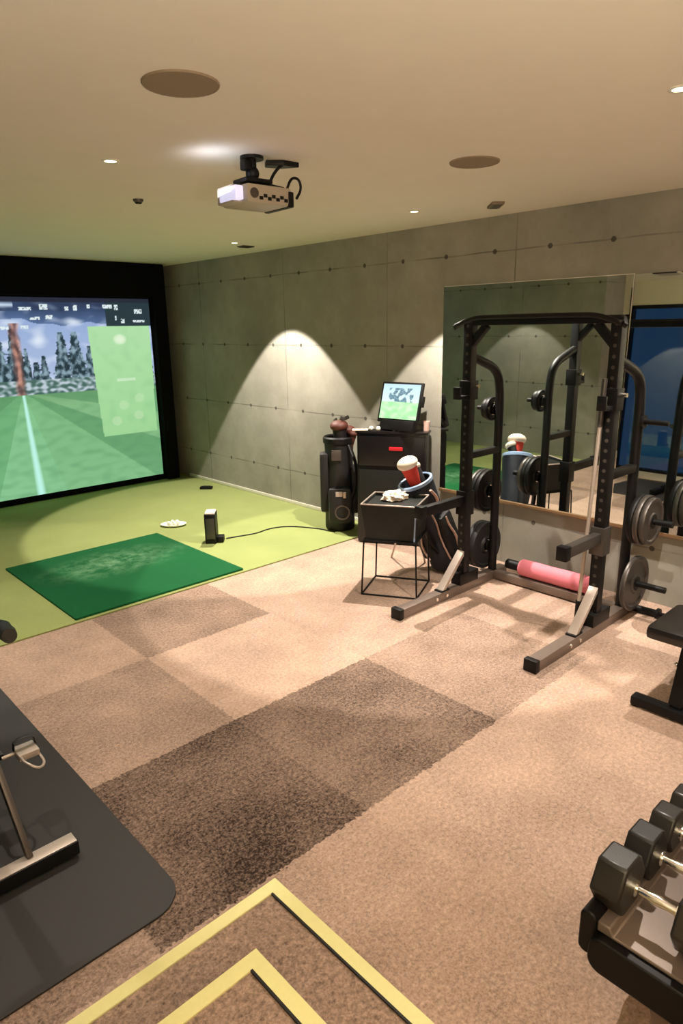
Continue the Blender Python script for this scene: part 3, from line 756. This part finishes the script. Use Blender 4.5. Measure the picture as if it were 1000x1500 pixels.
# ------------------------------------------------------------------ exercise bike
bk = thing('exercise_bike', 'black exercise bike mostly outside the left edge, its stabiliser bar and pedal in view', 'exercise bike', (.48, 2.42, .010))
bo = Vector((.48, 2.42, .010))
def B(b, name, m, parent=bk, **k): return loc(b, bo).build(name, m, parent, **k)
stb = B(MB().bb((.18, 2.385, .022), (.760, 2.455, .082), .006), 'stabiliser', M['black'])
B(MB().bb((.185, 2.39, .081), (.755, 2.45, .086), .002), 'top_plate', M['silver'], stb)
for x_ in (.22, .74): B(MB().cyl((x_, 2.42, .010), (x_, 2.42, .024), .022), 'levelling_foot', M['rubber'])
rs = B(MB().bb((.20, 3.50, .022), (.76, 3.57, .082), .006), 'stabiliser', M['black'])
for x_ in (.24, .72): B(MB().cyl((x_, 3.535, .010), (x_, 3.535, .024), .022), 'levelling_foot', M['rubber'])
for x_ in (.36, .585):
    B(MB().beam((x_, 2.43, .08), (x_-.02*(1 if x_ > .5 else -1), 2.70, .50), .024, .035, .006), 'fork_leg', M['iron'])
B(MB().ring([(.02, -.02), (.17, -.018), (.235, -.025), (.245, -.02), (.245, .02), (.235, .025), (.17, .018), (.02, .02)], c=(.47, 2.74, .42), axis=(1, 0, 0), n=48), 'flywheel', M['iron'])
B(MB().beam((.47, 2.80, .55), (.47, 3.30, .75), .05, .07, .01), 'frame', M['black'])
B(MB().beam((.47, 2.60, .50), (.47, 2.52, 1.02), .05, .05, .006), 'head_tube', M['black'])
B(MB().beam((.47, 3.52, .08), (.47, 2.98, .36), .05, .06, .008).beam((.47, 2.98, .36), (.47, 2.55, .62), .05, .07, .008).beam((.47, 2.98, .36), (.47, 3.30, .86), .05, .05, .008), 'lower_frame', M['black'])
B(MB().box((.535, 2.92, .38), (.05, .62, .22), None, .02), 'chain_guard', M['rubber'])
B(MB().box((.47, 3.36, .93), (.20, .27, .06), None, .025).beam((.47, 3.32, .8), (.47, 3.36, .92), .035, .035, .004), 'saddle', M['vinyl'])
hb = B(MB().tube([(.22, 2.28, 1.10), (.25, 2.40, 1.09), (.32, 2.50, 1.05), (.47, 2.52, 1.03), (.60, 2.48, 1.05), (.62, 2.36, 1.08), (.585, 2.26, 1.09)], .015, smooth=2), 'handlebar', M['black'])
B(MB().tube([(.60, 2.34, 1.08), (.588, 2.26, 1.09), (.58, 2.21, 1.10)], [.022, .028, .024], n=14), 'grip', M['rubber'], hb)
B(MB().cyl((.56, 2.97, .36), (.60, 2.97, .36), .03).beam((.605, 2.97, .36), (.635, 2.81, .315), .016, .03, .003), 'crank', M['black'])
pd = B(MB().box((.725, 2.785, .315), (.085, .09, .03), None, .005).cyl((.63, 2.80, .315), (.70, 2.80, .315), .008), 'pedal', M['silver'])
B(MB().tube([(.69, 2.75, .32), (.685, 2.68, .33), (.725, 2.64, .30), (.765, 2.68, .29), (.765, 2.75, .30)], .006, smooth=2), 'toe_cage', M['silver'], pd)
B(MB().tube([(.68, 2.80, .33), (.685, 2.80, .375), (.765, 2.80, .375), (.77, 2.80, .33)], .012, smooth=1, flat=.3), 'pedal_strap', M['rubber'], pd)

# ------------------------------------------------------------------ bench
bn = thing('weight_bench', 'black padded adjustable bench cut by the right edge of the picture', 'bench', (3.75, 1.12, 0))
no = Vector((3.75, 1.12, 0))
def K(b, name, m, parent=bn, **k): return loc(b, no).build(name, m, parent, **k)
K(MB().box((3.65, 1.135, .455), (.44, .34, .075), None, .028), 'seat', M['vinyl'])
a_, b2_ = Vector((3.90, 1.13, .47)), Vector((4.36, 1.13, 1.10))
K(MB().beam(a_, b2_, .31, .065, .028, up=(0, 0, 1)), 'backrest', M['vinyl'])
K(MB().beam((3.55, 1.12, .42), (4.15, 1.12, .40), .05, .06, .005), 'seat_rail', M['black'])
K(MB().beam((3.62, 1.12, .41), (3.50, 1.12, .06), .10, .07, .006, up=(0, 1, 0)).beam((3.60, 1.12, .10), (3.78, 1.12, .40), .05, .05, .005), 'front_post', M['black'])
K(MB().beam((4.05, 1.12, .40), (4.52, 1.12, .05), .06, .06, .006, up=(0, 1, 0)), 'rear_post', M['black'])
K(MB().beam((3.46, 1.12, .05), (4.55, 1.12, .05), .06, .05, .005), 'base_rail', M['black'])
K(MB().bb((3.42, .88, .012), (3.49, 1.34, .062), .008), 'foot_bar', M['black'])
K(MB().bb((4.50, .90, .012), (4.57, 1.34, .062), .008), 'foot_bar', M['black'])
for y_ in (.90, 1.32):
    for x_ in (3.455, 4.535): K(MB().cyl((x_, y_, 0), (x_, y_, .014), .024), 'rubber_foot', M['rubber'])
K(MB().sph((3.545, 1.165, .27), .012), 'adjuster_knob', M['chrome'])
K(MB().beam((4.16, 1.12, .76), (4.30, 1.12, .22), .04, .03, .003, up=(0, 1, 0)), 'support_strut', M['black'])

# ------------------------------------------------------------------ dumbbell rack
dr = thing('dumbbell_rack', 'black two tier dumbbell rack with silver tray at the lower right corner', 'dumbbell rack', (2.1, .42, 0))
do = Vector((2.1, .42, 0))
def Dk(b, name, m, parent=dr, **k): return loc(b, do).build(name, m, parent, **k)
X0, X1 = 1.485, 2.95
TZ = .485
def tray(z, y0, y1, X0=1.50):
    b = MB().prism([(y0, z-.035), (y1, z-.035), (y1, z-.004), (y1-.035, z-.004), (y1-.045, z-.025), (y0+.045, z-.025), (y0+.035, z-.004), (y0, z-.004)], X0, X1, axis=0)
    return b
Dk(tray(TZ, .34, .61), 'upper_tray', M['foot'], bevel=.004)
Dk(tray(.20, .36, .62, 1.72), 'lower_tray', M['foot'], bevel=.004)
for (zc, yc) in ((TZ-.085+.035, .47),):
    for xx in (X0, X1):
        x0_ = xx-.012 if xx < 2 else xx-.03
        Dk(MB().prism(rrect(yc-.16, TZ-.145, yc+.15, TZ-.036, .04), x0_, x0_+.05, axis=0).prism(rrect(.608, TZ-.12, .655, TZ+.018, .022), x0_+.015, x0_+.09, axis=0).prism(rrect(.292, TZ-.12, .338, TZ+.018, .022), x0_+.015, x0_+.09, axis=0), 'end_cap', M['black'], bevel=.006)
for xx in (X0+.06, X1-.06):
    Dk(MB().beam((xx+.06*(xx < 2), .40, 0.01), (xx+.06*(xx < 2), .50, .44), .05, .06, .006), 'side_post', M['foot'])
    Dk(MB().bb((xx+.03, .10, 0), (xx+.09, .50, .05), .006), 'floor_foot', M['black'])
def hexdb(name, label, loc_, hw, hl, m, grp, L=.22):
    t = thing(name, label, 'dumbbell', loc_, 0, grp)
    for s in (-1, 1):
        pr_ = [(hw*.577*math.cos(PI/3*k)*1., hw*.577*math.sin(PI/3*k)) for k in range(6)]
        MB().prism(pr_, s*(L/2-hl), s*(L/2), axis=1).build('head', m, t, bevel=.008)
    MB().ring([(0, -L/2+hl), (.011, -L/2+hl), (.012, -.03), (.016, 0), (.012, .03), (.011, L/2-hl), (0, L/2-hl)], axis=(0, 1, 0), n=20, close=False).build('handle', M['chrome'], t)
    for s in (-1, 1): MB().ring([(.010, s*(L/2-hl)), (.022, s*(L/2-hl)), (.022, s*(L/2-hl-.012)), (.010, s*(L/2-hl-.012))], axis=(0, 1, 0), n=20).build('collar', M['chrome'], t)
    return t
labs = ['pale topped hex dumbbell nearest the camera on the rack', 'darker hex dumbbell, second from the near end of the rack', 'pale topped hex dumbbell, third from the near end', 'grey hex dumbbell, fourth from the near end of the rack',
        'small dark hex dumbbell, fifth from the near end', 'hex dumbbell sixth along the rack, outside the picture']
xs = [1.60, 1.770, 1.922, 2.062, 2.192, 2.315]
for i, x_ in enumerate(xs):
    hw = (.152, .135, .122, .112, .105, .10)[i]
    hexdb('hex_dumbbell', labs[i], (x_, .50, TZ-.003+hw/2), hw, .085-.006*i, M['hexrub'] if i != 1 else M['hexdark'], 'dumbbells on the upper tray', .30-.012*i)
for i, x_ in enumerate((1.85, 2.03, 2.21, 2.39)):
    hexdb('hex_dumbbell', ['black hex dumbbell at the near end of the lower tray', 'black hex dumbbell second on the lower tray', 'black hex dumbbell third on the lower tray', 'black hex dumbbell fourth on the lower tray'][i],
          (x_, .49, .197+.075), .15, .09, M['hexdark'], 'dumbbells on the lower tray', .30)

# ------------------------------------------------------------------ lights, world, camera
def area(name, loc_, rot, sx, sy, e, col):
    l = bpy.data.lights.new(name, 'AREA'); l.shape = 'RECTANGLE'; l.size = sx; l.size_y = sy; l.energy = e; l.color = col
    o = bpy.data.objects.new(name, l); COL.objects.link(o); o.location = loc_; o.rotation_euler = [math.radians(v) for v in rot]; return o
area('ceiling_fill', (.2, -1.0, 1.75), (168, 0, -25), .5, .3, 120, (1., .89, .76))  # unseen fill light added behind the camera to brighten the ceiling

w = bpy.data.worlds.new('dusk'); S.world = w; w.use_nodes = True
w.node_tree.nodes['Background'].inputs[0].default_value = (.012, .035, .085, 1); w.node_tree.nodes['Background'].inputs[1].default_value = 1.

cam = bpy.data.cameras.new('camera'); co = bpy.data.objects.new('camera', cam); COL.objects.link(co)
yaw, pit, rol, foc = 7.52470737e-01, 2.67253340e-01, 1.67025131e-02, 985.567
f_ = Vector((math.cos(pit)*math.sin(yaw), math.cos(pit)*math.cos(yaw), -math.sin(pit)))
rt = Vector((math.cos(yaw), -math.sin(yaw), 0)); dn = f_.cross(rt)
c_, s_ = math.cos(rol), math.sin(rol)
r2 = c_*rt+s_*dn; d2 = -s_*rt+c_*dn
Mx = Matrix((r2, -d2, -f_)).transposed().to_4x4(); Mx.translation = (0, 0, 2.05)
co.matrix_world = Mx
cam.sensor_fit = 'HORIZONTAL'; cam.sensor_width = 36; cam.lens = 36*foc/1000; cam.clip_start = .02
S.camera = co
vs_ = S.view_settings; vs_.view_transform = 'Standard'; vs_.look = 'None'; vs_.gamma = 1; vs_.use_curve_mapping = False
vs_.exposure = 0.
S.cycles.max_bounces = 10; S.cycles.diffuse_bounces = 6
S.cycles.use_denoising = True
